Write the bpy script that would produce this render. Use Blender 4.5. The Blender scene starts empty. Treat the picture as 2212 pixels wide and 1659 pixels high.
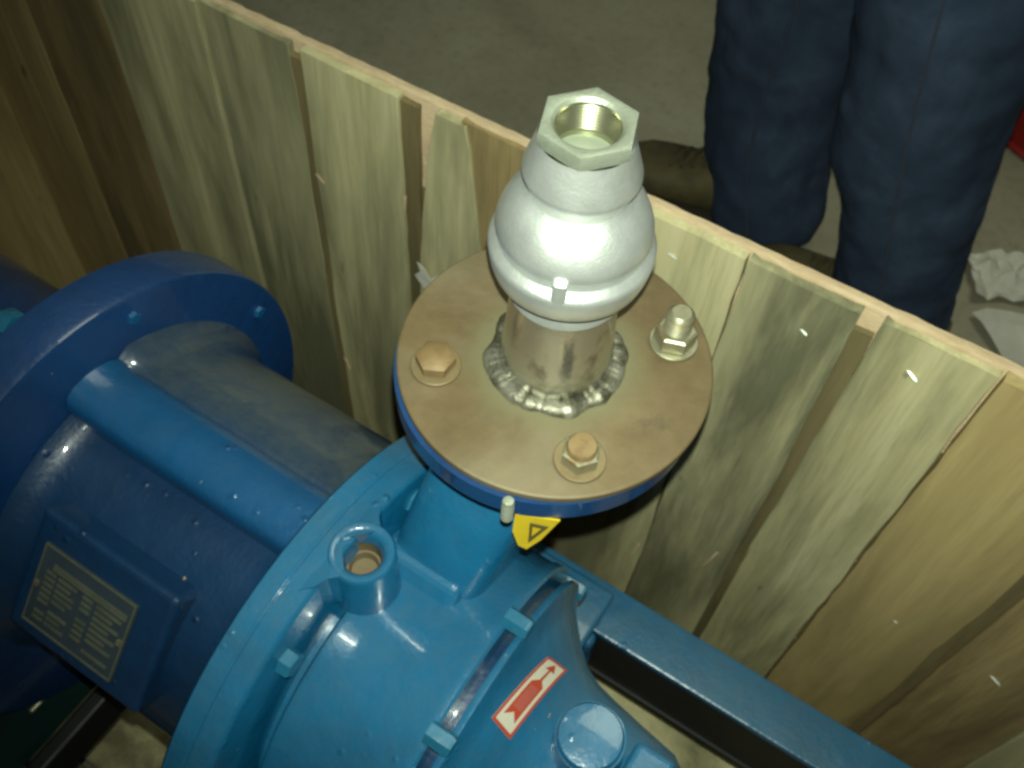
import bpy, bmesh, math, random
from mathutils import Vector, Matrix, noise
random.seed(7)
R = math.radians
sc = bpy.context.scene
COL = sc.collection
PI = math.pi

# ------------------------------------------------------------------ camera
CAM = Vector((0.13091288, -0.28338541, 0.42955270))
RIGHT = Vector((0.83985494, 0.54069345, 0.04789865))
DOWN = Vector((0.47075133, -0.68158705, -0.56020735))
FWD = Vector((-0.27025335, 0.49304126, -0.82696641))
cd = bpy.data.cameras.new('camera'); co = bpy.data.objects.new('camera', cd); COL.objects.link(co)
up = -DOWN; bk = -FWD
co.matrix_world = Matrix(((RIGHT.x, up.x, bk.x, CAM.x), (RIGHT.y, up.y, bk.y, CAM.y), (RIGHT.z, up.z, bk.z, CAM.z), (0, 0, 0, 1)))
cd.sensor_width = 36; cd.lens = 36*2200/2212; cd.clip_start = 0.01; cd.clip_end = 60
cd.dof.use_dof = True; cd.dof.focus_distance = 0.40; cd.dof.aperture_fstop = 22.0
sc.camera = co
# ------------------------------------------------------------------ dim indoor surroundings
w = bpy.data.worlds.new('World'); sc.world = w; w.use_nodes = True
w.node_tree.nodes['Background'].inputs['Color'].default_value = (0.78, 0.88, 0.92, 1)
w.node_tree.nodes['Background'].inputs['Strength'].default_value = 0.032
# the phone's flash, beside its lens
fl = bpy.data.lights.new('phone_flash', 'SPOT'); fl.energy = 29.0; fl.shadow_soft_size = 0.003
fl.spot_size = R(94); fl.spot_blend = 1.0; fl.color = (0.90, 1.0, 0.82)
fo = bpy.data.objects.new('phone_flash', fl); COL.objects.link(fo)
fo.matrix_world = co.matrix_world.copy(); fo.location = CAM + RIGHT*0.003 - DOWN*0.020
fo.rotation_euler = (FWD+RIGHT*.15-DOWN*.05).to_track_quat('-Z', 'Y').to_euler()
# the hall's weak ceiling lamp
al = bpy.data.lights.new('ceiling_lamp', 'AREA'); al.energy = 24.0; al.size = 1.2; al.color = (0.92, 1.0, 0.76)
ao = bpy.data.objects.new('ceiling_lamp', al); COL.objects.link(ao); ao.location = (0.2, 1.4, 2.6)
sc.view_settings.view_transform = 'Standard'; sc.view_settings.look = 'None'
sc.view_settings.exposure = 0.0; sc.view_settings.gamma = 1.0
sc.cycles.pixel_filter_type = 'BLACKMAN_HARRIS'; sc.cycles.filter_width = 2.8

# ------------------------------------------------------------------ helpers
def lin(c):
    return tuple((x/255/12.92 if x/255 <= .04045 else ((x/255+.055)/1.055)**2.4) for x in c)+(1,)
class N:
    def __init__(s, name):
        s.m = bpy.data.materials.new(name); s.m.use_nodes = True
        s.t = s.m.node_tree; s.b = s.t.nodes['Principled BSDF']; s.out = s.t.nodes['Material Output']
    def n(s, ty, **k):
        x = s.t.nodes.new(ty)
        for a, v in k.items(): setattr(x, a, v)
        return x
    def l(s, a, b): s.t.links.new(a, b)
    def coord(s, scale=(1, 1, 1), loc=(0, 0, 0), src='Object', rnd=False):
        tc = s.n('ShaderNodeTexCoord'); mp = s.n('ShaderNodeMapping'); mp.inputs['Scale'].default_value = scale
        mp.inputs['Location'].default_value = loc; s.l(tc.outputs[src], mp.inputs['Vector'])
        if rnd:
            oi = s.n('ShaderNodeObjectInfo'); cm = s.n('ShaderNodeVectorMath', operation='SCALE')
            cm.inputs[0].default_value = (37, 19, 53); s.l(oi.outputs['Random'], cm.inputs['Scale'])
            s.l(cm.outputs[0], mp.inputs['Location'])
        return mp.outputs['Vector']
    def noise(s, vec, scale=5, detail=4, rough=.6, dist=0):
        x = s.n('ShaderNodeTexNoise'); x.inputs['Scale'].default_value = scale; x.inputs['Detail'].default_value = detail
        x.inputs['Roughness'].default_value = rough; x.inputs['Distortion'].default_value = dist
        s.l(vec, x.inputs['Vector']); return x.outputs['Fac']
    def ramp(s, fac, stops):
        x = s.n('ShaderNodeValToRGB'); e = x.color_ramp.elements
        while len(e) < len(stops): e.new(.5)
        for i, (p, c) in enumerate(stops):
            e[i].position = p; e[i].color = c if len(c) == 4 else c+(1,)
        s.l(fac, x.inputs['Fac']); return x.outputs['Color']
    def mix(s, fac, a, b, mode='MIX'):
        x = s.n('ShaderNodeMix', data_type='RGBA', blend_type=mode)
        for v, i in ((fac, 0), (a, 6), (b, 7)):
            if isinstance(v, (int, float)): x.inputs[i].default_value = v
            elif isinstance(v, tuple): x.inputs[i].default_value = v
            else: s.l(v, x.inputs[i])
        return x.outputs[2]
    def bump(s, h, strength=.3, dist=.002):
        x = s.n('ShaderNodeBump'); x.inputs['Strength'].default_value = strength; x.inputs['Distance'].default_value = dist
        s.l(h, x.inputs['Height']); s.l(x.outputs['Normal'], s.b.inputs['Normal'])
    def set(s, **k):
        for a, v in k.items():
            i = s.b.inputs[a.replace('_', ' ')]
            if isinstance(v, (int, float, tuple)): i.default_value = v
            else: s.l(v, i)
        return s
BW = ((0, 0, 0, 1), (1, 1, 1, 1))

def make_paint(name, base, dust=.35, rough=.22, ymask=False):
    m = N(name); v = m.coord()
    a = m.noise(v, 14, 5); c = m.ramp(a, [(.3, tuple(x*.8 for x in base)), (.7, tuple(x*1.15 for x in base))])
    geo = m.n('ShaderNodeNewGeometry'); sx = m.n('ShaderNodeSeparateXYZ'); m.l(geo.outputs['Normal'], sx.inputs[0])
    d = m.ramp(m.noise(v, 60, 8, .75), [(.30, (.25, .25, .25, 1)), (.80, BW[1])])
    mu = m.n('ShaderNodeMath', operation='MULTIPLY'); mu.use_clamp = True
    m.l(sx.outputs['Z'], mu.inputs[0]); mu.inputs[1].default_value = dust
    mm = m.n('ShaderNodeMath', operation='MULTIPLY'); m.l(mu.outputs[0], mm.inputs[0]); m.l(d, mm.inputs[1])
    df = mm.outputs[0]
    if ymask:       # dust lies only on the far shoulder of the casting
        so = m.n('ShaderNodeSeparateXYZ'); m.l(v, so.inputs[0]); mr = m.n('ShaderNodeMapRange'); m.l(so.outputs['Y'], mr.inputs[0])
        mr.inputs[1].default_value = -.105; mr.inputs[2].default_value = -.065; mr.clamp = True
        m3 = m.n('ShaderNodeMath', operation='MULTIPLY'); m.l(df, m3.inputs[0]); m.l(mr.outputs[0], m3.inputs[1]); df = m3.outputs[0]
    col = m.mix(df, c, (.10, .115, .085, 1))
    spk = m.ramp(m.noise(v, 210, 2, .5), [(.78, BW[0]), (.80, BW[1])])
    col = m.mix(spk, col, (.30, .24, .13, 1))
    rr = m.n('ShaderNodeMapRange'); m.l(m.noise(v, 22, 5), rr.inputs[0]); rr.inputs[3].default_value = rough-.06; rr.inputs[4].default_value = rough+.22
    m.set(Base_Color=col, Roughness=rr.outputs[0], Specular_IOR_Level=.5)
    m.b.inputs['Coat Weight'].default_value = .6; m.b.inputs['Coat Roughness'].default_value = .06
    h = m.mix(.25, m.noise(v, 55, 3, .5), m.noise(v, 300, 2, .5))
    vo = m.n('ShaderNodeTexVoronoi'); vo.inputs['Scale'].default_value = 95; m.l(v, vo.inputs['Vector'])
    dome = m.ramp(vo.outputs['Distance'], [(.0, BW[1]), (.10, (.75, .75, .75, 1)), (.20, (.2, .2, .2, 1)), (.28, BW[0])])
    gate = m.ramp(m.noise(v, 24, 3, .6), [(.56, BW[0]), (.63, BW[1])])
    nib = m.mix(gate, (0, 0, 0, 1), dome)
    h = m.mix(1.0, m.mix(.55, (0, 0, 0, 1), h), m.mix(.6, (0, 0, 0, 1), nib), 'ADD')
    m.bump(h, .55, .0034)
    return m.m
BLUE = make_paint('blue_paint', (.002, .106, .236))
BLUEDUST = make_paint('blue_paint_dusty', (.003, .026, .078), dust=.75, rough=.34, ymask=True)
BLUERIB = make_paint('deep_blue_paint', (.002, .062, .175), dust=.15)
BLUEDARK = make_paint('dark_blue_paint', (.004, .034, .125), dust=.1, rough=.3)
BLUEBOLT = make_paint('light_blue_paint', (.008, .118, .22), dust=.2, rough=.3)

def make_rust():
    m = N('rusty_steel'); v = m.coord()
    a = m.noise(v, 30, 8, .7); c = m.ramp(a, [(.25, (.080, .055, .025, 1)), (.5, (.114, .079, .036, 1)), (.75, (.150, .109, .055, 1))])
    f = m.ramp(m.noise(v, 9, 5, .6, .6), [(.50, BW[0]), (.64, BW[1])])
    c = m.mix(m.mix(.45, (0, 0, 0, 1), f), c, (.19, .165, .105, 1))
    # heat-tinted halo round the weld
    sx = m.n('ShaderNodeSeparateXYZ'); tc = m.n('ShaderNodeTexCoord'); m.l(tc.outputs['Object'], sx.inputs[0])
    cb = m.n('ShaderNodeCombineXYZ'); m.l(sx.outputs[0], cb.inputs[0]); m.l(sx.outputs[1], cb.inputs[1])
    ln = m.n('ShaderNodeVectorMath', operation='LENGTH'); m.l(cb.outputs[0], ln.inputs[0])
    ad = m.n('ShaderNodeMath', operation='MULTIPLY_ADD'); m.l(m.noise(v, 45, 4), ad.inputs[0]); ad.inputs[1].default_value = .014; m.l(ln.outputs['Value'], ad.inputs[2])
    halo = m.ramp(ad.outputs[0], [(.0, BW[1]), (.045, BW[1]), (.052, (.35, .35, .35, 1)), (.062, BW[0])])
    c = m.mix(halo, c, (.13, .118, .062, 1))
    dk = m.ramp(m.noise(v, 24, 6, .7, .4), [(.60, BW[0]), (.72, BW[1])])
    c = m.mix(m.mix(.65, (0, 0, 0, 1), dk), c, (.05, .04, .025, 1))
    m.set(Base_Color=c, Roughness=.62, Metallic=.15)
    m.bump(m.noise(v, 260, 5, .7), .25, .0008)
    return m.m
RUST = make_rust()
def make_metal(name, base, rough, metal, nscale=120, bump=.15, dirt=None, dirt_pos=.6, dirt_scale=30, dist=.0006):
    m = N(name); v = m.coord()
    a = m.noise(v, nscale*.2, 5, .65); c = m.ramp(a, [(.3, tuple(x*.72 for x in base)), (.7, base)])
    if dirt: c = m.mix(m.ramp(m.noise(v, dirt_scale, 5, .65, .3), [(dirt_pos-.08, BW[0]), (dirt_pos+.08, BW[1])]), c, dirt+(1,))
    rr = m.n('ShaderNodeMapRange'); m.l(m.noise(v, nscale*.5, 4), rr.inputs[0]); rr.inputs[3].default_value = rough*.75; rr.inputs[4].default_value = rough*1.3
    m.set(Base_Color=c, Roughness=rr.outputs[0], Metallic=metal); m.bump(m.noise(v, nscale*4, 4, .6), bump, dist)
    return m.m
CAST = make_metal('cast_steel', (.84, .87, .84), .37, .80, 150, .30)
HEX = make_metal('worn_cast_steel', (.37, .40, .32), .40, .6, 150, .4, (.26, .285, .22), .6)
BORE = make_metal('machined_bore', (.38, .38, .25), .26, .9, 60, .1)
DISC = make_metal('valve_disc', (.33, .37, .28), .5, .3, 60, .1)
PIPE = make_metal('scorched_pipe', (.62, .62, .55), .17, .92, 80, .3, (.16, .15, .11), .60, 30)
WELD = make_metal('weld_metal', (.30, .29, .23), .34, .6, 200, .6, (.09, .083, .055), .5, 70)
ZINC = make_metal('zinc_bolt', (.30, .285, .19), .4, .6, 100, .2, (.20, .13, .05), .6, 120)
RUSTBOLT = make_metal('rusty_bolt', (.21, .14, .062), .6, .15, 100, .3, (.15, .095, .04), .55, 150)
WASHER = make_metal('rusty_washer', (.22, .165, .085), .5, .4, 100, .2)
BLACK = make_metal('matte_black', (.010, .011, .011), .55, 0, 60, .1)
GREENBLACK = make_metal('dark_green_enamel', (.008, .028, .026), .2, .1, 60, .1)
NAIL = make_metal('nail_steel', (.80, .82, .74), .35, .3, 100, .05)

def make_wood(name, pale, dark, stain, stain_amt, knots=False):
    m = N(name); v = m.coord((1, 1, .045), rnd=True); v2 = m.coord((1, 1, .15), rnd=True)
    g = m.noise(v, 60, 6, .62, .2)
    c = m.ramp(g, [(.30, dark), (.48, tuple((a+b)/2 for a, b in zip(pale, dark))), (.62, pale)])
    g2 = m.noise(v, 320, 4, .7)
    c = m.mix(m.ramp(g2, [(.48, BW[0]), (.66, (.35, .35, .35, 1))]), c, tuple(x*.6 for x in dark))
    s = m.ramp(m.noise(v2, 13, 5, .65, .35), [(.62-stain_amt*.25, BW[0]), (.78-stain_amt*.2, (.85, .85, .85, 1))])
    c = m.mix(s, c, stain)
    p = m.ramp(m.noise(v2, 9, 3, .5, .4), [(.45, BW[0]), (.75, (.6, .6, .6, 1))])
    c = m.mix(p, c, tuple(min(1, x*1.35) for x in pale))
    sp = m.ramp(m.noise(m.coord((1, 1, .5), rnd=True), 45, 3, .5), [(.72, BW[0]), (.78, (.75, .75, .75, 1))])
    c = m.mix(sp, c, tuple(x*.35 for x in dark))
    m.set(Base_Color=c, Roughness=.75, Specular_IOR_Level=.25)
    m.bump(m.mix(.5, g, g2), .45, .0015)
    return m.m
T = lambda *a: tuple(a)+(1,)
W_PALE = make_wood('pale_pine', T(.54, .49, .285), T(.39, .345, .185), T(.14, .135, .075), .88)
W_GREY = make_wood('grey_stained_pine', T(.50, .455, .265), T(.32, .285, .155), T(.10, .102, .06), 1.15)
W_BROWN = make_wood('brown_heartwood', T(.38, .285, .13), T(.22, .155, .07), T(.12, .09, .045), .8)
W_TAN = make_wood('orange_pine', T(.43, .33, .15), T(.31, .23, .10), T(.19, .14, .062), .7)
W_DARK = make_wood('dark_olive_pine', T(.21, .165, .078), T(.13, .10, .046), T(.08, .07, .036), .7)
def make_cut():
    m = N('sawn_wood'); v = m.coord((.35, 1, 1)); v3 = m.coord((1, 6, 6))
    c = m.ramp(m.noise(v, 70, 6, .7), [(.3, T(.45, .325, .20)), (.7, T(.62, .48, .31))])
    c = m.mix(m.ramp(m.noise(v3, 120, 3), [(.5, BW[0]), (.8, (.4, .4, .4, 1))]), c, T(.22, .13, .075))
    m.set(Base_Color=c, Roughness=.85, Specular_IOR_Level=.15); m.bump(m.noise(v, 330, 5, .8), .6, .002); return m.m
W_CUT = make_cut()
def make_floor():
    m = N('concrete'); v = m.coord()
    c = m.ramp(m.noise(v, 3.2, 8, .7), [(.3, T(.235, .215, .15)), (.7, T(.34, .315, .225))])
    c = m.mix(m.ramp(m.noise(v, 60, 5, .7), [(.5, BW[0]), (.8, (.5, .5, .5, 1))]), c, T(.13, .11, .08))
    c = m.mix(m.ramp(m.noise(v, 1.4, 4, .6, .8), [(.52, BW[0]), (.66, (.4, .4, .4, 1))]), c, T(.13, .10, .07))
    m.set(Base_Color=c, Roughness=.8); m.bump(m.noise(v, 120, 6, .7), .3, .003); return m.m
CONC = make_floor()
def make_denim():
    m = N('denim'); v = m.coord()
    wv = m.n('ShaderNodeTexWave'); wv.inputs['Scale'].default_value = 260; wv.inputs['Distortion'].default_value = 1.5
    m.l(m.coord((1, 1, 1.0)), wv.inputs['Vector'])
    c = m.ramp(m.noise(v, 9, 5, .65, .3), [(.3, T(.022, .034, .060)), (.52, T(.036, .055, .096)), (.75, T(.070, .10, .165))])
    c = m.mix(m.ramp(wv.outputs['Fac'], [(.3, BW[0]), (1, (.35, .35, .35, 1))]), c, T(.05, .075, .12))
    m.set(Base_Color=c, Roughness=.9, Specular_IOR_Level=.1); pass
    m.bump(m.noise(v, 400, 3, .6), .3, .001); return m.m
DENIM = make_denim()
def flat(name, c, rough=.6, nscale=40, var=.2, metal=0):
    m = N(name); v = m.coord(); m.set(Base_Color=m.ramp(m.noise(v, nscale, 5, .6), [(.3, tuple(x*(1-var) for x in c)+(1,)), (.7, c+(1,))]), Roughness=rough, Metallic=metal)
    m.bump(m.noise(v, nscale*6, 4), .15, .0008); return m.m
LEATHER = flat('tan_leather', (.15, .12, .055), .6, 30, .5)
SOLE = flat('boot_sole', (.05, .04, .025), .8)
LACE = flat('lace', (.10, .085, .04), .9)
PAPER = flat('white_paper', (.62, .60, .52), .8, 30, .15)
YELLOW = flat('yellow_label', (.58, .42, .012), .45, 25, .12)
INK = flat('black_ink', (.10, .075, .015), .6)
RED = flat('red_ink', (.42, .06, .03), .4, 60, .15)
REDLT = flat('faded_red_ink', (.42, .10, .07), .4, 90, .2)
WHITE = flat('sticker_white', (.55, .52, .42), .35, 60, .08)
DRUMRED = flat('red_enamel', (.30, .012, .010), .4)
PLATE = flat('nameplate_blue', (.055, .075, .10), .35, 30, .3, .3)
PRINT = flat('nameplate_brass', (.11, .12, .085), .5, 90, .35, .1)

def obj(name, me, mat, parent=None, smooth=40):
    if isinstance(me, bmesh.types.BMesh):
        b = me; bmesh.ops.recalc_face_normals(b, faces=b.faces[:]); me = bpy.data.meshes.new(name); b.to_mesh(me); b.free()
    o = bpy.data.objects.new(name, me); COL.objects.link(o)
    me.materials.clear(); me.materials.append(mat)
    if smooth:
        for p in me.polygons: p.use_smooth = True
        me.set_sharp_from_angle(angle=R(smooth))
    if parent:
        o.parent = parent
    return o
def thing(name, label, cat, group=None):
    o = bpy.data.objects.new(name, None); COL.objects.link(o); o.empty_display_size = .05
    return tag(o, label, cat, group)
def tag(o, label, cat, group=None):
    o['label'] = label; o['category'] = cat
    if group: o['group'] = group
    return o
def bev(o, wdt=.002, seg=2, ang=40):
    m = o.modifiers.new('bevel', 'BEVEL'); m.width = wdt; m.segments = seg; m.limit_method = 'ANGLE'; m.angle_limit = R(ang); m.harden_normals = False
    return o
def lathe(prof, seg=64, axis='Z', org=(0, 0, 0), bm=None, wob=0):
    """prof: (radius, height) along the axis; open profile ending on r=0 closes."""
    bm = bm or bmesh.new(); rings = []
    for r, h in prof:
        if r < 1e-6:
            rings.append([bm.verts.new(P3(axis, 0, 0, h, org))]); continue
        ring = []
        for i in range(seg):
            a = 2*PI*i/seg; rr = r*(1+wob*noise.noise((math.cos(a)*2, math.sin(a)*2, h*30)))
            ring.append(bm.verts.new(P3(axis, rr*math.cos(a), rr*math.sin(a), h, org)))
        rings.append(ring)
    for A, B in zip(rings, rings[1:]):
        for i in range(max(len(A), len(B))):
            j = (i+1) % max(len(A), len(B))
            f = [A[i % len(A)], A[j % len(A)], B[j % len(B)], B[i % len(B)]]
            u = []
            for x in f:
                if x not in u: u.append(x)
            if len(u) > 2: bm.faces.new(u)
    return bm
def P3(axis, a, b, h, o):
    if axis == 'Z': return (o[0]+a, o[1]+b, o[2]+h)
    if axis == 'X': return (o[0]+h, o[1]+a, o[2]+b)
    return (o[0]+b, o[1]+h, o[2]+a)
def box(x0, x1, y0, y1, z0, z1, bm=None):
    bm = bm or bmesh.new()
    v = [bm.verts.new((x, y, z)) for x in (x0, x1) for y in (y0, y1) for z in (z0, z1)]
    for f in ((0, 1, 3, 2), (4, 6, 7, 5), (0, 4, 5, 1), (2, 3, 7, 6), (0, 2, 6, 4), (1, 5, 7, 3)): bm.faces.new([v[i] for i in f])
    return bm
def obox(c, ax, ay, az, hx, hy, hz):
    bm = bmesh.new(); v = []
    for i in (-1, 1):
        for j in (-1, 1):
            for k in (-1, 1): v.append(bm.verts.new(Vector(c)+ax*hx*i+ay*hy*j+az*hz*k))
    for f in ((0, 1, 3, 2), (4, 6, 7, 5), (0, 4, 5, 1), (2, 3, 7, 6), (0, 2, 6, 4), (1, 5, 7, 3)): bm.faces.new([v[i] for i in f])
    return bm
def hexprism(r, z0, z1, rot=0, axis='Z', org=(0, 0, 0), cham=.12):
    bm = bmesh.new(); rings = []
    c = r*cham
    for rr, h in ((r-c, z0), (r, z0+c*.6), (r, z1-c*.6), (r-c, z1)):
        rings.append([bm.verts.new(P3(axis, rr*math.cos(rot+i*PI/3), rr*math.sin(rot+i*PI/3), h, org)) for i in range(6)])
    for A, B in zip(rings, rings[1:]):
        for i in range(6): bm.faces.new((A[i], A[(i+1) % 6], B[(i+1) % 6], B[i]))
    bm.faces.new(rings[0][::-1]); bm.faces.new(rings[-1])
    return bm
def loft(rings, cap=True):
    bm = bmesh.new(); rs = [[bm.verts.new(p) for p in r] for r in rings]; n = len(rs[0])
    for A, B in zip(rs, rs[1:]):
        for i in range(n): bm.faces.new((A[i], A[(i+1) % n], B[(i+1) % n], B[i]))
    if cap: bm.faces.new(rs[0][::-1]); bm.faces.new(rs[-1])
    return bm
def prism(pts, ext, bm=None):
    """polygon of 3D points swept by the vector ext"""
    bm = bm or bmesh.new(); e = Vector(ext)
    a = [bm.verts.new(p) for p in pts]; b = [bm.verts.new(Vector(p)+e) for p in pts]; n = len(a)
    bm.faces.new(a[::-1]); bm.faces.new(b)
    for i in range(n): bm.faces.new((a[i], a[(i+1) % n], b[(i+1) % n], b[i]))
    return bm

# ------------------------------------------------------------------ setting
FLZ = -0.73
bm = bmesh.new(); bmesh.ops.create_grid(bm, x_segments=2, y_segments=2, size=6); bmesh.ops.translate(bm, verts=bm.verts, vec=(0, 2, FLZ))
fl_o = obj('floor', bm, CONC, smooth=0); fl_o['kind'] = 'structure'

# ------------------------------------------------------------------ crate
YW = 0.18; ZF = -0.68
def ztop(x): return -.0645+.0198*x
crate = thing('wooden_crate', 'open wooden crate with rough upright planks around the blue pump', 'crate')
def plank(xa, xb, dz, dy, mat, wob=.003, seed=0, wane=(0, 0), name='plank', th=.008, bite=0):
    """upright plank with uneven long edges; wane narrows it upwards (left, right)"""
    n = 30; z0 = ZF+.001; zt0 = ztop((xa+xb)/2)-dz; L = []; Rr = []
    for i in range(n+1):
        t = i/n; z = z0+(zt0-z0)*t
        l = xa+wob*noise.noise((seed*3.1, z*9, 0))+wob*.5*noise.noise((seed*3.1, z*40, 5))
        r = xb+wob*noise.noise((seed*5.7+50, z*9, 0))+wob*.5*noise.noise((seed*5.7+50, z*40, 5))
        u = max(0, (t-.55)/.45)
        L.append((l+wane[0]*u*u, z)); Rr.append((r-wane[1]*u*u, z))
    nt = 12; top = []
    for i in range(1, nt):
        s = i/nt; x = L[-1][0]+(Rr[-1][0]-L[-1][0])*s
        top.append((x, ztop(x)-dz+.0016*noise.noise((x*60, seed, 3))-bite*(.5+.5*noise.noise((x*28, seed+9, 1)))))
    out = L+top+Rr[::-1]
    b = bmesh.new(); y0 = YW+dy; y1 = YW+th
    fr = [b.verts.new((x, y0+.0012*noise.noise((x*18, z*6, seed)), z)) for x, z in out]; bk = [b.verts.new((x, y1, z)) for x, z in out]
    k = len(out)
    b.faces.new(bk)
    for i in range(k):
        f = b.faces.new((fr[i], fr[(i+1) % k], bk[(i+1) % k], bk[i]))
        if n <= i < k-n-1: f.material_index = 1
    for i in range(n):
        b.faces.new((fr[i], fr[i+1], fr[k-2-i], fr[k-1-i]))
    b.faces.new(fr[n:k-n])
    o = obj(name, b, mat, crate, smooth=30); o.data.materials.append(W_CUT)
    bev(o, .0010, 1, 50)
    return o
PL = [  # xa, xb, gap below the rail top, dy, material, wane, bite
    (-.783, -.672, .0006, .001, W_TAN, (0, 0), 0),
    (-.670, -.556, .0006, 0, W_BROWN, (0, 0), 0), (-.554, -.434, .0006, -.001, W_PALE, (0, 0), 0), (-.4325, -.3405, .0006, .0015, W_GREY, (0, .001), .004),
    (-.3300, -.2385, .0006, -.001, W_PALE, (0, 0), .003), (-.2270, -.1560, .0006, .0005, W_PALE, (.022, .024), .003), (-.1545, -.052, .0006, .003, W_BROWN, (-.028, 0), .002),
    (-.0505, .0415, .0006, 0, W_PALE, (0, 0), .001), (.0435, .1240, .0006, -.001, W_GREY, (0, .001), .003), (.1330, .2100, .0006, .001, W_PALE, (.003, .001), .004),
    (.2120, .3050, .0006, -.002, W_TAN, (0, 0), .002), (.3180, .402, .0006, .001, W_BROWN, (0, 0), 0), (.404, .495, .0006, -.001, W_PALE, (0, 0), 0), (.497, .600, .0006, .001, W_BROWN, (0, 0), 0)]
for i, (xa, xb, dz, dy, m_, wn, bt) in enumerate(PL):
    o_ = plank(xa, xb, dz, dy, m_, .0026, i, wn, bite=bt)
    if m_ is W_TAN: o_.modifiers['bevel'].width = .0035; o_.modifiers['bevel'].segments = 3
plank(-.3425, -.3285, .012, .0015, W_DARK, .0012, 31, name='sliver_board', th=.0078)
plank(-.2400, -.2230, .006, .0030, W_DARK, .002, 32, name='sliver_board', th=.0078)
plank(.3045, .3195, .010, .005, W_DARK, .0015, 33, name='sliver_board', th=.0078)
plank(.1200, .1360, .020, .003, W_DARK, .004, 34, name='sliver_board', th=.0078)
# end wall of the crate on the motor side
for i in range(8):
    y1 = YW+.0075-i*.0965
    bev(obj('plank', box(-.797, -.7855+.001*(i % 2), y1-.096, y1, ZF+.001, ztop(-.79)-.002), [W_TAN, W_BROWN, W_PALE][i % 3], crate, 0), .002, 2)
# dark boards lying across behind the upright planks
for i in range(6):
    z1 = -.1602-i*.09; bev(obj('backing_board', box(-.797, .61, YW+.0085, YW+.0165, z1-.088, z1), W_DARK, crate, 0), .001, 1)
# outer top rail, its sawn upper edge rough
n = 200; ra = []
for i in range(n+1):
    x = -.80+1.42*i/n
    q = .0010*noise.noise((x*60, 0, 0))+.0008*noise.noise((x*190, 4, 0))
    y0 = YW+.0083; y1 = YW+.0165+.0010*noise.noise((x*70, 9, 0)); zt = ztop(x)
    ra.append([(x, y0, -.160), (x, y0, zt-.001+q), (x, y0+.001, zt+q), (x, (y0+y1)/2, zt+q*1.4), (x, y1-.001, zt+q*.8), (x, y1, zt-.002), (x, y1, -.160)])
obj('top_rail', loft(ra), W_CUT, crate, smooth=50)
# floor boards and bearers
for i in range(7):
    y0 = -.60+i*.111; bev(obj('floor_board', box(-.797, .62, y0, y0+.106, ZF-.02, ZF), [W_PALE, W_TAN, W_GREY][i % 3], crate, 0), .002, 1)
for x in (-.55, -.12, .36): bev(obj('bearer', box(x-.04, x+.04, -.40, .13, ZF, -.532), W_PALE, crate, 0), .002, 1)
for y in (-.5, -.19, .10): bev(obj('skid', box(-.797, .62, y-.04, y+.04, FLZ, ZF-.021), W_TAN, crate, 0), .002, 1)
# protruding nail tips
for x, z, dx, dz in ((.0875, -.1010, .013, -.001), (.1628, -.0931, .012, -.002), (.2568, -.3761, .013, -.002), (.3488, -.383, .013, 0), (-.0145, -.0934, .016, .002)):
    a = Vector((x, YW+.002, z)); d = Vector((dx, -.006, dz))*.75; s = d.orthogonal().normalized()*.0011; t = d.cross(s).normalized()*.0011
    ring = lambda p, k: [p+s*k*math.cos(q*PI/3)+t*k*math.sin(q*PI/3) for q in range(6)]
    obj('nail', loft([ring(a, 1), ring(a+d*.8, 1), ring(a+d, .35)]), NAIL, crate)
# splinters
for x, z, ln, an in ((-.332, -.20, .012, 1.4), (-.3315, -.47, .014, .9), (.108, -.43, .030, -.18), (.036, -.50, .028, -.1), (-.2365, -.17, .018, .2)):
    d = Vector((math.sin(an), -.25, -math.cos(an)))*ln; p = Vector((x, YW-.0015, z))
    obj('splinter', prism([p, p+Vector((.0022, 0, .001)), p+d], (0, .0012, 0)), W_CUT, crate, 0)

# ------------------------------------------------------------------ pump
CY, CZ = -.123, -.245; AX = (0, CY, CZ)
pump = thing('pump', 'glossy blue electric pump with rusty pipe flange and steel check valve', 'pump')
def ap(x, r, th):       # point on the axis system: th degrees from the top towards the plank wall
    return Vector((x, CY+r*math.sin(R(th)), CZ+r*math.cos(R(th))))
# --- bearing housing: cast body with uneven section
def housing_r(th):
    th = (th+180) % 360-180
    s = lambda a, b, t: (lambda u: u*u*(3-2*u))(min(1, max(0, (t-a)/(b-a))))
    return .111+.0205*s(10, 18, th)*(1-s(85, 110, th))
nth = 120; rings = []
for x, k in ((-.264, .013), (-.259, .006), (-.252, .002), (-.244, 0), (-.18, 0), (-.11, 0), (-.094, .001), (-.088, .004), (-.0835, .009)):
    rings.append([ap(x, housing_r(360*i/nth)+k, 360*i/nth) for i in range(nth)])
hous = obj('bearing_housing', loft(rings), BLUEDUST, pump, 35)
# longitudinal rib on top
rb = []
sec = [(-3.5, .107), (-4.0, .122), (-3.6, .1310), (-2.2, .1362), (.5, .1392), (4, .1402), (8, .1398), (12, .1378), (15, .1345), (16.8, .1300), (17, .117)]
for x in (-.2645, -.25, -.2, -.15, -.10, -.083): rb.append([ap(x, r+(.004 if x < -.26 else 0), t) for t, r in sec])
bev(obj('rib', loft(rb), BLUERIB, hous, 60), .0012, 2, 60)
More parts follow.
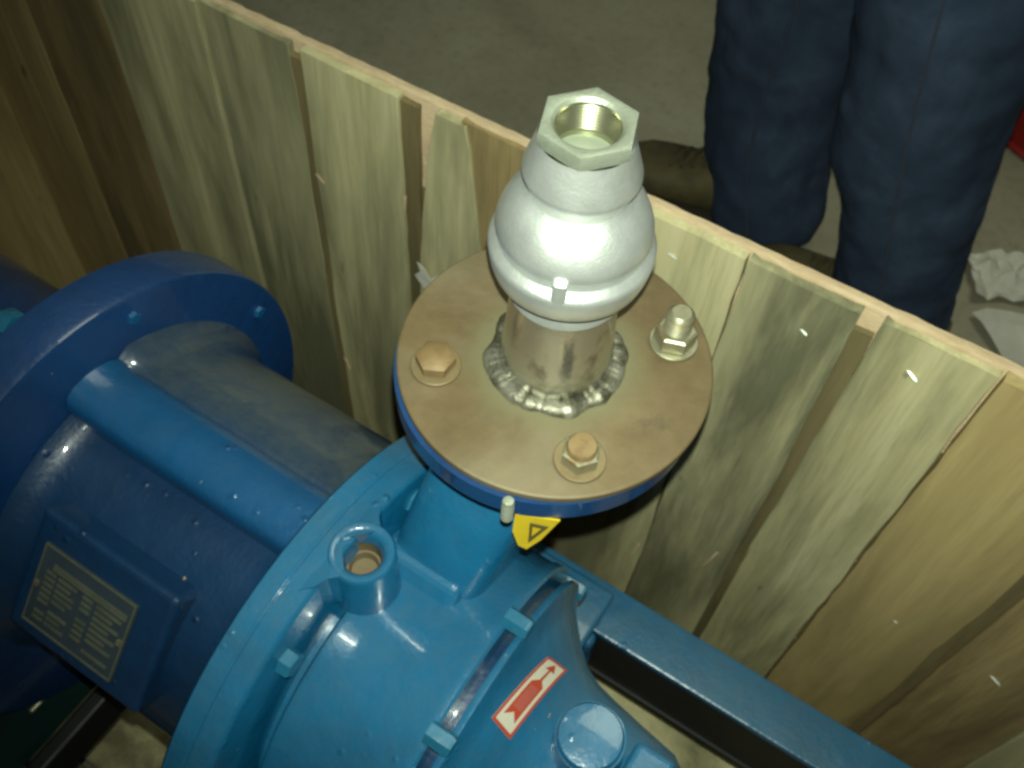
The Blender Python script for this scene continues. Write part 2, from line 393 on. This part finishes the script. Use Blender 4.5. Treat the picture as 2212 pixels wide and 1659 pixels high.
# raised pad with the maker's plate
nt_ = -47; rad = Vector((0, math.sin(R(nt_)), math.cos(R(nt_)))); tan_ = Vector((0, -math.cos(R(nt_)), math.sin(R(nt_)))); xx = Vector((1, 0, 0))
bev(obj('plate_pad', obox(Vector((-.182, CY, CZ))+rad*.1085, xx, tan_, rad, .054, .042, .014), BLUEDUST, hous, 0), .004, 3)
pc = Vector((-.187, CY, CZ))+rad*.1238+tan_*.003
npl = obj('nameplate', obox(pc, xx, tan_, rad, .037, .0275, .0010), PLATE, hous, 0); npl['label'] = 'worn maker plate with dull brass lettering panels'
def pr(x0, x1, t0, t1, h=.0014):
    c = pc+xx*((x0+x1)/2)+tan_*((t0+t1)/2)+rad*h
    obj('print', obox(c, xx, tan_, rad, abs(x1-x0)/2, abs(t1-t0)/2, .0004), PRINT, npl, 0)
for a in ((-.0365, .0365, -.0275, -.0264), (-.0365, .0365, .0264, .0275), (-.0365, -.0354, -.0262, .0262), (.0354, .0365, -.0262, .0262), (-.026, .033, -.0180, -.0140)): pr(*a)
for r_ in range(9):
    t0 = -.0120+r_*.0040
    for x0, x1 in ((-.030, -.022), (-.020, -.005-.004*(r_ % 3 == 1)), (.000, .008), (.011, .031-.006*(r_ % 2))):
        if (r_, x0) not in ((3, .000), (5, -.020), (7, .011), (6, -.030), (8, .000)): pr(x0, x1, t0, t0+.0019)
for sx in (-1, 1):
    q = pc+xx*sx*.034; obj('rivet', obox(q+rad*.0018, xx, tan_, rad, .0016, .0016, .0012), ZINC, npl, 0)
# --- flange pair towards the motor
obj('end_flange', lathe([(0, -.300), (.178, -.300), (.182, -.297), (.182, -.269), (.1805, -.2655), (.178, -.2645), (.10, -.2645), (0, -.2645)], 120, 'X', AX), BLUEDARK, pump)
def screw(p, ax, r, h, mat, par, rot=.3, name='bolt'):
    ax = Vector(ax).normalized(); s = ax.orthogonal().normalized(); t = ax.cross(s)
    rg = lambda k, hh: [Vector(p)+ax*hh+(s*math.cos(rot+i*PI/3)+t*math.sin(rot+i*PI/3))*k for i in range(6)]
    return obj(name, loft([rg(r, 0), rg(r, h*.82), rg(r*.86, h)]), mat, par, 30)
for th in (-40, 20, 69, 115): screw(ap(-.2647, .164, th), (1, 0, 0), .0048, .0035, BLUERIB, pump)
motor = obj('motor', lathe([(0, -.765), (.09, -.765), (.10, -.755), (.10, -.33), (.104, -.322), (.104, -.3025), (0, -.3025)], 96, 'X', AX), BLUEDARK, pump)
for th in (-62, 1): screw(ap(-.3005, .1720, th), (-1, 0, 0), .010, .012, BLUEBOLT, motor)
# --- coupling ring with joint line, bolts and lifting boss
ring = obj('coupling_ring', lathe([(.09, -.0832), (.154, -.0832), (.158, -.0825), (.160, -.0805), (.160, -.0702), (.1590, -.0692), (.1590, -.0684), (.160, -.0674), (.160, -.0552), (.1585, -.0535), (.156, -.0528), (.09, -.0528), (.09, -.0832)], 160, 'X', AX), BLUE, pump)
for th in (27.5, -24, 60, 95, -85, 150, -130): screw(ap(-.0526, .138, th), (1, 0, 0), .0080, .008, BLUEBOLT, ring, rot=.2)
BX, BY, BZ = -.0448, -.1165, -.0105
boss = obj('lifting_boss', lathe([(.0, -.140), (.024, -.140), (.0225, -.128), (.0205, -.122), (.0194, -.114), (.0190, -.0760), (.0184, -.0742), (.0176, -.0732), (.0150, -.0732), (.0132, -.0744), (.0114, -.0775), (.0104, -.082), (.0104, -.100), (.0, -.100)], 48, 'Z', (BX, BY, BZ)), BLUE, ring)
obj('thread_hole', lathe([(.0100, -.0835), (.0100, -.0930), (.0085, -.0930), (.0075, -.0985), (0, -.0985)], 32, 'Z', (BX, BY, BZ)), RUST, boss)
wb = [(-.060, BY-.036), (-.060, BY+.036), (-.054, BY+.030), (-.050, BY+.0225), (BX-.001, BY+.0183), (BX-.001, BY+.0140), (BX-.0140, BY), (BX-.001, BY-.0140), (BX-.001, BY-.0183), (-.050, BY-.0225), (-.054, BY-.030)]
b = bmesh.new(); lo = [b.verts.new((x, y, -.118)) for x, y in wb]
hi = [b.verts.new((x, y, min(-.0839, CZ+math.sqrt(.16**2-(y-CY)**2)+.0008+(x+.060)*.10))) for x, y in wb]; k = len(wb)
b.faces.new(lo[::-1]); b.faces.new(hi)
for i in range(k): b.faces.new((lo[i], lo[(i+1) % k], hi[(i+1) % k], hi[i]))
obj('boss_web', b, BLUE, boss, 0)
# --- casing with seam groove
cas = obj('pump_casing', lathe([(0, -.0530), (.104, -.0530), (.104, -.0465), (.113, -.0465), (.1172, -.0440), (.1182, -.040), (.1182, .0270), (.1195, .0290), (.1195, .0345), (.1180, .0362), (.106, .0366), (0, .0366)], 140, 'X', AX), BLUE, pump)
# narrow core in the seam, then the conical end cover
obj('gasket', lathe([(.1, .0362), (.1040, .0367), (.1040, .0429), (.1, .0432)], 100, 'X', AX), BLUEDUST, cas)
CP = [(.1140, .0428), (.1150, .0440), (.1150, .0470), (.1120, .0485), (.1030, .0510), (.0975, .0555), (.0805, .0700), (.0720, .0795), (.0665, .0920), (.0635, .1050), (.0590, .1300), (.0550, .1540), (.0490, .1620), (.0, .1620)]
cover = obj('end_cover', lathe([(0, .0428)]+CP, 140, 'X', AX), BLUE, pump, 45)
def cover_r(x):
    for (r0, x0), (r1, x1) in zip(CP, CP[1:]):
        if x0 <= x <= x1 and x1 > x0: return r0+(r1-r0)*(x-x0)/(x1-x0)
    return .05
for th in (17, -20, -56, 92, -92, 130, -130, 170): screw(ap(.0330, .1215, th), (1, 0, 0), .0068, .0160, BLUEBOLT, cover, rot=.25)
# filler boss with flat cap, and a hexagon plug farther out on the cover
fb = obj('filler_boss', lathe([(.0, -.195), (.024, -.195), (.0215, -.180), (.0205, -.170), (.0205, -.1600), (.0180, -.1595), (0, -.1595)], 48, 'Z', (.1065, -.1105, 0)), BLUE, cover)
obj('cap', lathe([(.0185, -.1594), (.0192, -.1585), (.0192, -.1535), (.0180, -.1518), (.0140, -.1512), (0, -.1510)], 48, 'Z', (.1065, -.1120, 0)), BLUE, fb)
bev(obj('side_lug', box(.130, .156, -.118, -.092, -.215, -.172), BLUE, cover, 0), .004, 3)
bev(obj('end_gland', lathe([(0, .162), (.036, .162), (.036, .176), (.033, .180), (0, .180)], 48, 'X', AX), BLUE, cover), .001)
# --- rotation arrow sticker on the cover
st = thing('arrow_sticker', 'white and red rotation arrow sticker on the blue pump end cover', 'sticker')
c00 = (.0547, -7.5); c10 = (.0607, 25.3); c11 = (.0729, 35.1); c01 = (.0680, -9.2)
def sp(u, v, h):
    x = (c00[0]*(1-u)+c10[0]*u)*(1-v)+(c01[0]*(1-u)+c11[0]*u)*v
    t = (c00[1]*(1-u)+c10[1]*u)*(1-v)+(c01[1]*(1-u)+c11[1]*u)*v
    return ap(x+h*.6, cover_r(x)+h*.8, t)
def patch(name, polys, h, mat, n=14):
    b = bmesh.new()
    for (u0, u1, va, vb) in polys:       # va, vb: (v at u0, v at u1) lower and upper edge
        m = max(2, int((u1-u0)*30)); grid = []
        for i in range(m+1):
            s = i/m; u = u0+(u1-u0)*s; lo = va[0]+(va[1]-va[0])*s; hi = vb[0]+(vb[1]-vb[0])*s
            grid.append([b.verts.new(sp(u, lo+(hi-lo)*j/4, h)) for j in range(5)])
        for A, B in zip(grid, grid[1:]):
            for j in range(4): b.faces.new((A[j], B[j], B[j+1], A[j+1]))
    bmesh.ops.remove_doubles(b, verts=b.verts, dist=1e-6)
    bmesh.ops.recalc_face_normals(b, faces=b.faces[:])
    if sum(f.normal.z for f in b.faces) < 0: bmesh.ops.reverse_faces(b, faces=b.faces[:])
    me = bpy.data.meshes.new(name); b.to_mesh(me); b.free()
    return obj(name, me, mat, st)
F = lambda a, b: (a, b)
patch('sheet', [(0, 1, F(0, 0), F(1, 1))], .0008, WHITE)
patch('border', [(0, 1, F(0, 0), F(.10, .10)), (0, 1, F(.90, .90), F(1, 1)), (0, .035, F(.1, .1), F(.9, .9)), (.965, 1, F(.1, .1), F(.9, .9))], .0011, RED)
patch('arrow', [(.12, .20, F(.22, .22), F(.22, .50)), (.12, .20, F(.78, .50), F(.78, .78)), (.20, .58, F(.22, .22), F(.78, .78)), (.58, .64, F(.22, .42), F(.78, .58)), (.64, .84, F(.44, .46), F(.56, .54)), (.82, .94, F(.28, .49), F(.72, .51))], .0011, RED)
patch('lettering_block', [(.24, .54, F(.30, .30), F(.70, .70))], .0013, REDLT)
# --- discharge neck from casing to flange
nk = []
def neck_ring(t):
    n = 40; out = []
    c0 = Vector((-.021, -.066, -.168)); c1 = Vector((0, 0, -.016)); cm = Vector((-.012, -.045, -.09))
    c = c0*(1-t)**2+cm*2*t*(1-t)+c1*t*t
    # local frame: section tilts from facing the casing to lying flat under the flange
    zx = Vector((0, .55*(1-t), 1)).normalized(); ux = Vector((1, 0, 0)); vx = zx.cross(ux)
    for i in range(n):
        a = 2*PI*i/n; p = 2+3.5*(1-t)
        ca, sa = math.cos(a), math.sin(a); k = (abs(ca)**p+abs(sa)**p)**(-1/p)
        rx = .031*(1-t)+.036*t; ry = .040*(1-t)+.036*t
        out.append(c+ux*ca*k*rx+vx*sa*k*ry)
    return out
neck = obj('discharge_neck', loft([neck_ring(t/10) for t in range(11)]), BLUE, pump, 50)
b = bmesh.new(); 
bev(obj('neck_shoulder', obox((-.024, -.079, -.154), Vector((1, 0, 0)), Vector((0, .82, -.57)), Vector((0, .57, .82)), .029, .034, .022), BLUE, pump, 0), .006, 3)
# --- blue pump flange and rusty companion flange
obj('pump_flange', lathe([(.03, -.0215), (.0800, -.0215), (.0812, -.0203), (.0812, -.0066), (.03, -.0066), (.03, -.0215)], 96, 'Z', (-.0015, -.003, 0)), BLUEDARK, pump)
obj('gasket', lathe([(.03, -.0065), (.0775, -.0065), (.0775, -.0052), (.03, -.0052)], 72, 'Z'), BLACK, pump)
comp = obj('companion_flange', lathe([(.02, -.0051), (.0815, -.0051), (.0825, -.0043), (.0826, -.0009), (.0819, -.0001), (.0813, 0), (.02, 0), (.02, -.0051)], 128, 'Z', wob=.002), RUST, pump)
# --- bolts
def fastener(x, y, kind):
    obj('washer', lathe([(.006, .0001), (.0128, .0001), (.0131, .0006), (.0131, .0020), (.0126, .0025), (.006, .0025)], 40, 'Z', (x, y, 0)), WASHER if kind != 'stud' else ZINC, comp)
    if kind == 'stud':
        obj('nut', hexprism(.0112, .0026, .0125, .35, org=(x, y, 0)), ZINC, comp, 25)
        pr = [(0, .011)]
        for i in range(9): pr += [(.0068, .0126+i*.0013), (.0074, .0132+i*.0013)]
        pr += [(.0064, .0250), (.0050, .0262), (0, .0262)]
        obj('stud', lathe(pr, 28, 'Z', (x, y, 0)), ZINC, comp)
    elif kind == 'head':
        obj('bolt', hexprism(.0105, .0026, .0112, .5, org=(x, y, 0), cham=.28), RUSTBOLT, comp, 50)
    else:
        nt = obj('bolt', hexprism(.0100 if kind == 'nut' else .0095, .0026, .0115, .9, org=(x, y, 0)), ZINC if kind == 'nut' else RUSTBOLT, comp, 25)
        obj('bolt_tip', lathe([(.0076, .0114), (.0076, .0140), (.0068, .0152), (0, .0156)], 28, 'Z', (x, y, 0)), RUSTBOLT, nt)
fastener(-.0475, -.0405, 'head'); fastener(.0420, -.0465, 'nut'); fastener(.0465, .0435, 'stud'); fastener(-.0425, .0455, 'head')
# zinc stud end hanging at the flange edge
pr_ = [(0, -.014)]
for i in range(8): pr_ += [(.0024, -.0138+i*.0022), (.0031, -.0127+i*.0022)]
pr_ += [(.0026, .0040), (0, .0044)]
obj('stud', lathe(pr_, 20, 'Z', (.0262, -.0862, 0)), HEX, pump)
# --- pipe stub and weld
obj('pipe', lathe([(.0285, -.004), (.0300, .002), (.0290, .012), (.0276, .026), (.0266, .045), (.0260, .0590), (.02, .0590)], 64, 'Z', wob=.006), PIPE, pump)
n = 200; rg = []
for i in range(n):
    a = 2*PI*i/n; ca, sa = math.cos(a), math.sin(a); q = noise.noise((ca*2.2, sa*2.2, 1)); q2 = noise.noise((ca*5, sa*5, 4)); rip = abs(math.sin(i*.9+2.5*noise.noise((ca*4, sa*4, 8))))
    rr = .0312+.0016*q; hh = .0040+.0016*q+.0014*q2+.0004*rip; ww = .0056+.0020*q+.0016*q2+.0002*rip
    rg.append([(ca*(rr+ww*math.cos(t)), sa*(rr+ww*math.cos(t)), max(.0002, hh*math.sin(t)+.0006*noise.noise((ca*25, sa*25, t*2)))) for t in (0, .30, .7, 1.15, 1.65, 2.2, 2.8, 3.14)])
rg.append(rg[0]); b = loft(rg, cap=False); bmesh.ops.remove_doubles(b, verts=b.verts, dist=1e-6)
obj('weld_bead', b, WELD, pump, 60)
# --- check valve
val = obj('check_valve', lathe([(.0150, .0585), (.0262, .0585), (.0280, .0592), (.0279, .0602), (.0236, .0712), (.0255, .0725), (.0335, .0738), (.0356, .0760), (.0372, .0820), (.0381, .0885), (.0380, .0903), (.0370, .0918), (.0350, .0936), (.0342, .0945),
      (.0342, .0970), (.0350, .1000), (.0352, .1015), (.0347, .1045), (.0334, .1085), (.0313, .1130), (.0285, .1170), (.0252, .1200), (.0226, .1216), (.0217, .1228), (.0219, .1242), (.0238, .1290), (.0254, .1328), (.0252, .1346), (.0230, .1415), (.0209, .1480), (.0202, .1515)], 96, 'Z'), CAST, pump, 35)
val['label'] = 'pale cast steel check valve body with blown out highlights'
fx = Vector((.36, -.933, 0)); fs = Vector((.933, .36, 0))
bev(obj('casting_rib', obox(fx*.0350+Vector((0, 0, .0935)), fs, fx, Vector((0, 0, 1)), .0034, .0030, .0085), CAST, val, 0), .0016, 3)
bev(obj('casting_rib', obox(-fx*.0350+Vector((0, 0, .0935)), fs, fx, Vector((0, 0, 1)), .0034, .0030, .0085), CAST, val, 0), .0016, 3)
# hexagon end with bored centre
b = bmesh.new(); ro = R(-9.0); seg = 48; HR = .0216
def hexr(a):
    q = ((a-ro) % (PI/3))-PI/6
    return HR*math.cos(PI/6)/math.cos(q)
def hring(f, z): return [Vector((f(2*PI*i/seg+ro)*math.cos(2*PI*i/seg+ro), f(2*PI*i/seg+ro)*math.sin(2*PI*i/seg+ro), z)) for i in range(seg)]
rs = [hring(lambda a: min(hexr(a), .0206), .1512), hring(lambda a: hexr(a), .1525), hring(lambda a: hexr(a), .1572), hring(lambda a: hexr(a)*.985, .1582), hring(lambda a: min(hexr(a)*.96, .0200), .1583), hring(lambda a: .0160, .1583), hring(lambda a: .0150, .1580), hring(lambda a: .0137, .1566)]
obj('hexagon_end', loft(rs, cap=False), HEX, val, 28)
bp = [(.0137, .1566)]
for i in range(9): bp += [(.0133, .1558-i*.0016), (.0139, .1550-i*.0016)]
bp += [(.0133, .1405), (.0133, .1398)]
obj('threaded_bore', lathe(bp, 64, 'Z'), BORE, val, 60)
obj('valve_disc', lathe([(.0133, .1400), (.0120, .1403), (.0060, .1412), (0, .1415)], 48, 'Z'), DISC, val)
# --- base frame
def channel(y0, y1, open_neg):
    t = .008; x0, x1 = -.29, .62
    top = bev(obj('base_channel', box(x0, x1, y0, y1, -.438, -.430), BLUE, pump, 0), .0015, 2)
    obj('lower_flange', box(x0, x1, y0, y1, -.530, -.522), BLACK, top, 0)
    yw = y0+.003 if open_neg else y1-.003-t
    obj('web', box(x0, x1, yw, yw+t, -.5219, -.4381), BLACK, top, 0)['label'] = 'black side of the base channel'  # web coloured black, unlike the blue top flange
channel(.050, .096, True); channel(-.341, -.296, False)
bev(obj('foot', box(-.075, .052, -.060, .085, -.4295, -.4150), BLUE, pump, 0), .004, 3)
bev(obj('foot_gusset', box(-.075, .057, .034, .0495, -.520, -.4297), BLUE, pump, 0), .006, 3)
bev(obj('pedestal', box(-.040, .032, -.200, -.040, -.4149, -.335), BLUEDARK, pump, 0), .006, 3)
bev(obj('foot_rib', box(.006, .024, -.045, .060, -.4149, -.372), BLUE, pump, 0), .003, 2)
bev(obj('cross_plate', box(-.075, .052, -.330, -.062, -.4295, -.4155), BLUEDARK, pump, 0), .003, 2)
bev(obj('motor_foot', box(-.62, -.42, -.330, -.09, -.4295, -.348), BLUEDARK, pump, 0), .003, 2)
# --- dark fitting below the housing
dg = obj('drain_fitting', hexprism(.030, -.330, -.215, .25, 'Y', (-.285, 0, -.405)), GREENBLACK, pump, 25)
obj('collar', lathe([(.020, -.215), (.020, -.12), (0, -.12)], 32, 'Y', (-.285, 0, -.405)), GREENBLACK, dg)
for k, y0, y1 in ((-.004, -.262, -.238), (.010, -.270, -.246)):
    bev(obj('highlight_strip', box(-.285+k-.003, -.285+k+.003, y0, y1, -.3815, -.3775), ZINC, dg, 0), .0018, 2)  # pale strips modelled in place of the long highlights on the fitting
bev(obj('dark_plate', box(-.250, -.236, -.300, -.12, -.4295, -.385), BLACK, pump, 0), .003, 2)  # thin black plate forming the dark band beside the fitting

# ------------------------------------------------------------------ small things
# yellow warning tag hanging under the flange
b = bmesh.new(); tp = [(.0225, -.0800, -.021), (.0340, -.0760, -.021), (.0520, -.0680, -.020), (.0425, -.0735, -.052), (.0345, -.0790, -.068), (.0285, -.0815, -.064), (.0230, -.0825, -.045)]
tp = [tuple(Vector((.036, -.0745, -.022))+(Vector(p)-Vector((.036, -.0745, -.022)))*.70) for p in tp]
tagm = prism(tp, (-.0004, .0010, -.0002)); yt = tag(obj('warning_tag', tagm, YELLOW, None, 0), 'yellow folded warning tag with black triangle hanging below the rusty flange', 'tag')
def onTag(u, v, h=0):
    a = Vector((.0330, -.0769, -.026)); e = Vector((.0480, -.0706, -.0265)); d = Vector((.0340, -.0790, -.060))
    nrm = (e-a).cross(d-a).normalized()
    if nrm.y > 0: nrm = -nrm
    q = a+(e-a)*u+(d-a)*v+nrm*(.0016+h); c = Vector((.036, -.0745, -.022)); return c+(q-c)*.70
b = bmesh.new()
tri = [(0.02, .02), (.86, .04), (.06, .86)]; tin = [(.14, .14), (.58, .15), (.16, .58)]
for i in range(3):
    j = (i+1) % 3
    prism([onTag(*tri[i]), onTag(*tri[j]), onTag(*tin[j]), onTag(*tin[i])], (0, .0005, 0), b)
obj('triangle_mark', b, INK, yt, 0)
# torn white paper caught between plank wall and flange
pts = [(-.2256, -.2564), (-.218, -.245), (-.2215, -.236), (-.212, -.238), (-.207, -.246), (-.1905, -.2255), (-.197, -.244), (-.204, -.252), (-.211, -.267), (-.217, -.262)]
yp = YW-.006
tag(obj('paper_scrap', prism([(x, yp-.004*math.sin((x+.2256)*60), z) for x, z in pts], (0, .0006, 0)), PAPER, None, 0), 'torn white paper scrap stuck to the planks beside the rusty flange', 'paper')
def crumple(name, cx, cy, sx, sy, seed, label, rot):
    b = bmesh.new(); n = 9; g = []
    for i in range(n+1):
        row = []
        for j in range(n+1):
            u = i/n-.5; v = j/n-.5; k = 1+.35*noise.noise((u*3, v*3, seed))
            x = u*sx*k; y = v*sy*k; z = .004+.022*abs(noise.noise((u*3.3+seed, v*3.3, seed*2)))+.03*max(0, abs(u)-.3)
            row.append(b.verts.new((cx+x*math.cos(rot)-y*math.sin(rot), cy+x*math.sin(rot)+y*math.cos(rot), FLZ+z)))
        g.append(row)
    for i in range(n):
        for j in range(n): b.faces.new((g[i][j], g[i+1][j], g[i+1][j+1], g[i][j+1]))
    o = tag(obj(name, b, PAPER, None, 0), label, 'paper'); s = o.modifiers.new('thickness', 'SOLIDIFY'); s.thickness = .0006
    return o
crumple('paper_sheet', .255, .995, .10, .09, 3, 'small crumpled white paper on the floor behind the jeans leg', .6)
crumple('paper_sheet', .400, .880, .24, .16, 8, 'large crumpled white paper on the floor close to the crate rail', .5)
# red drum far behind
dr = thing('red_drum', 'red steel drum on the floor behind the person', 'drum'); dr.location = (.285, 1.46, FLZ); dr.scale = (.7, .7, .7)
pf = [(0, .002), (.285, .002), (.290, .012), (.283, .02)]
for h in (.28, .56): pf += [(.283, h-.02), (.292, h), (.283, h+.02)]
pf += [(.283, .85), (.290, .862), (.285, .875), (.275, .86), (0, .86)]
obj('barrel', lathe(pf, 64), DRUMRED, dr); obj('bung', lathe([(.03, .8605), (.03, .872), (0, .872)], 20, org=(.18, 0, 0)), ZINC, dr)

# ------------------------------------------------------------------ person behind the crate
per = thing('person', 'person in dark blue jeans and tan lace-up boots standing behind the crate', 'person')
def leg_rings(path, n=28, seed=0):
    rings = []
    P = []
    for k in range(len(path)-1):
        for s in range(6): P.append([path[k][q]+(path[k+1][q]-path[k][q])*s/6 for q in range(5)])
    P.append(list(path[-1]))
    for x, y, z, rx, ry in P:
        rings.append([(x+rx*math.cos(2*PI*i/n), y+ry*math.sin(2*PI*i/n), z) for i in range(n)])
    return rings
# (x, y, z, half width along x, half depth along y), hem upward
L1 = [(-.088, .872, -.700, .082, .080), (-.092, .872, -.660, .086, .083), (-.122, .885, -.600, .096, .090), (-.140, .905, -.500, .098, .088), (-.138, .90, -.370, .112, .090), (-.130, .895, -.250, .122, .092), (-.120, .885, -.08, .095, .092), (-.05, .87, .10, .10, .095), (-.01, .85, .20, .105, .10)]
L2 = [(.140, .760, -.705, .084, .084), (.135, .760, -.650, .086, .085), (.118, .757, -.560, .082, .084), (.100, .752, -.480, .084, .084), (.080, .750, -.400, .094, .087), (.050, .750, -.250, .101, .092), (.040, .750, -.17, .104, .093), (.01, .750, 0, .10, .095), (.0, .755, .12, .105, .10), (.0, .76, .20, .108, .10)]
HIP = [(-.01, .81, .05, .09, .11), (-.01, .81, .15, .125, .165), (-.01, .81, .25, .125, .165), (-.01, .81, .34, .115, .155)]
b = bmesh.new()
for path in (L1, L2, HIP):
    t = loft(leg_rings(path)); me = bpy.data.meshes.new('tmp'); t.to_mesh(me); t.free(); b.from_mesh(me); bpy.data.meshes.remove(me)
jn = obj('jeans', b, DENIM, per, 0)
for p in jn.data.polygons: p.use_smooth = True
rm = jn.modifiers.new('remesh', 'REMESH'); rm.mode = 'VOXEL'; rm.voxel_size = .008; rm.use_smooth_shade = True
sm = jn.modifiers.new('smooth', 'SMOOTH'); sm.iterations = 10; sm.factor = .5
tx = bpy.data.textures.new('folds', 'CLOUDS'); tx.noise_scale = .11; tx.noise_depth = 2
dm = jn.modifiers.new('folds', 'DISPLACE'); dm.texture = tx; dm.strength = .024; dm.mid_level = .5; dm.texture_coords = 'LOCAL'
tx2 = bpy.data.textures.new('creases', 'CLOUDS'); tx2.noise_scale = .03; tx2.noise_depth = 2
dm2 = jn.modifiers.new('creases', 'DISPLACE'); dm2.texture = tx2; dm2.strength = .005; dm2.mid_level = .5; dm2.texture_coords = 'LOCAL'
# outer side seams of both legs
def seam(path, side):
    pts = []
    for x, y, z, rx, ry in path: pts.append(Vector((x+.01, y-ry-.006, z)))
    cu = bpy.data.curves.new('seam', 'CURVE'); cu.dimensions = '3D'; spn = cu.splines.new('NURBS'); spn.points.add(len(pts)-1)
    for p, q in zip(spn.points, pts): p.co = (*q, 1)
    spn.use_endpoint_u = True; cu.bevel_depth = .0022; cu.bevel_resolution = 1
    tmp = bpy.data.objects.new('tmp', cu); COL.objects.link(tmp); dg_ = bpy.context.evaluated_depsgraph_get()
    me = bpy.data.meshes.new_from_object(tmp.evaluated_get(dg_)); bpy.data.objects.remove(tmp)
    o = obj('seam', me, SEAMM, jn)
    return o
SEAMM = flat('seam_thread', (.04, .055, .09), .9)
for P_ in (L1, L2): seam(P_, 1)
def boot(x_heel, y0, ang):
    # outline sections along the foot from heel (0) to toe (.30): half width, top height
    e = Vector((-math.cos(ang), math.sin(ang), 0)); s_ = Vector((-e.y, e.x, 0)); o = Vector((x_heel, y0, FLZ))
    def ringp(d, hw, z0, z1, n=20, sq=2.6):
        out = []
        for i in range(n):
            a = 2*PI*i/n; ca, sa = math.cos(a), math.sin(a); k = (abs(ca)**sq+abs(sa)**sq)**(-1/sq)
            out.append(o+e*d+s_*hw*ca*k+Vector((0, 0, (z0+z1)/2+(z1-z0)/2*sa*k)))
        return out
    S = [(0, .018, .05, .075), (.004, .030, .032, .095), (.02, .036, .027, .105), (.05, .038, .026, .110), (.09, .041, .026, .120), (.12, .041, .026, .130), (.15, .043, .026, .118), (.19, .047, .026, .095), (.23, .049, .026, .085), (.26, .046, .026, .078), (.285, .036, .028, .066), (.298, .020, .032, .050), (.302, .008, .036, .042)]
    up_ = obj('boot', loft([ringp(*q) for q in S]), LEATHER, per, 60)
    q = [(-.004, .02), (0, .034), (.03, .043), (.09, .040), (.14, .041), (.20, .051), (.25, .050), (.285, .040), (.305, .020), (.309, .008)]
    poly = [o+e*d+s_*hw for d, hw in q]+[o+e*d-s_*hw for d, hw in q[::-1]]
    bev(obj('sole', prism(poly, (0, 0, .028)), SOLE, up_, 0), .003, 2)
    for i in range(6):
        d = .118+i*.017; zt = [.152, .136, .122, .112, .104, .098][i]
        for sg in (-1, 1):
            a = o+e*(d-.008)+s_*sg*.024+Vector((0, 0, zt-.003)); c = o+e*(d+.008)-s_*sg*.024+Vector((0, 0, zt-.009))
            m = (a+c)/2+Vector((0, 0, .010)); t = .0028
            rgs = []
            for p in (a, m, c): rgs.append([p+e*t*math.cos(k*PI/3)+Vector((0, 0, t*math.sin(k*PI/3))) for k in range(6)])
            obj('lace', loft(rgs), LACE, up_)
    return up_
boot(-.030, .868, -.10); boot(.225, .760, .0)
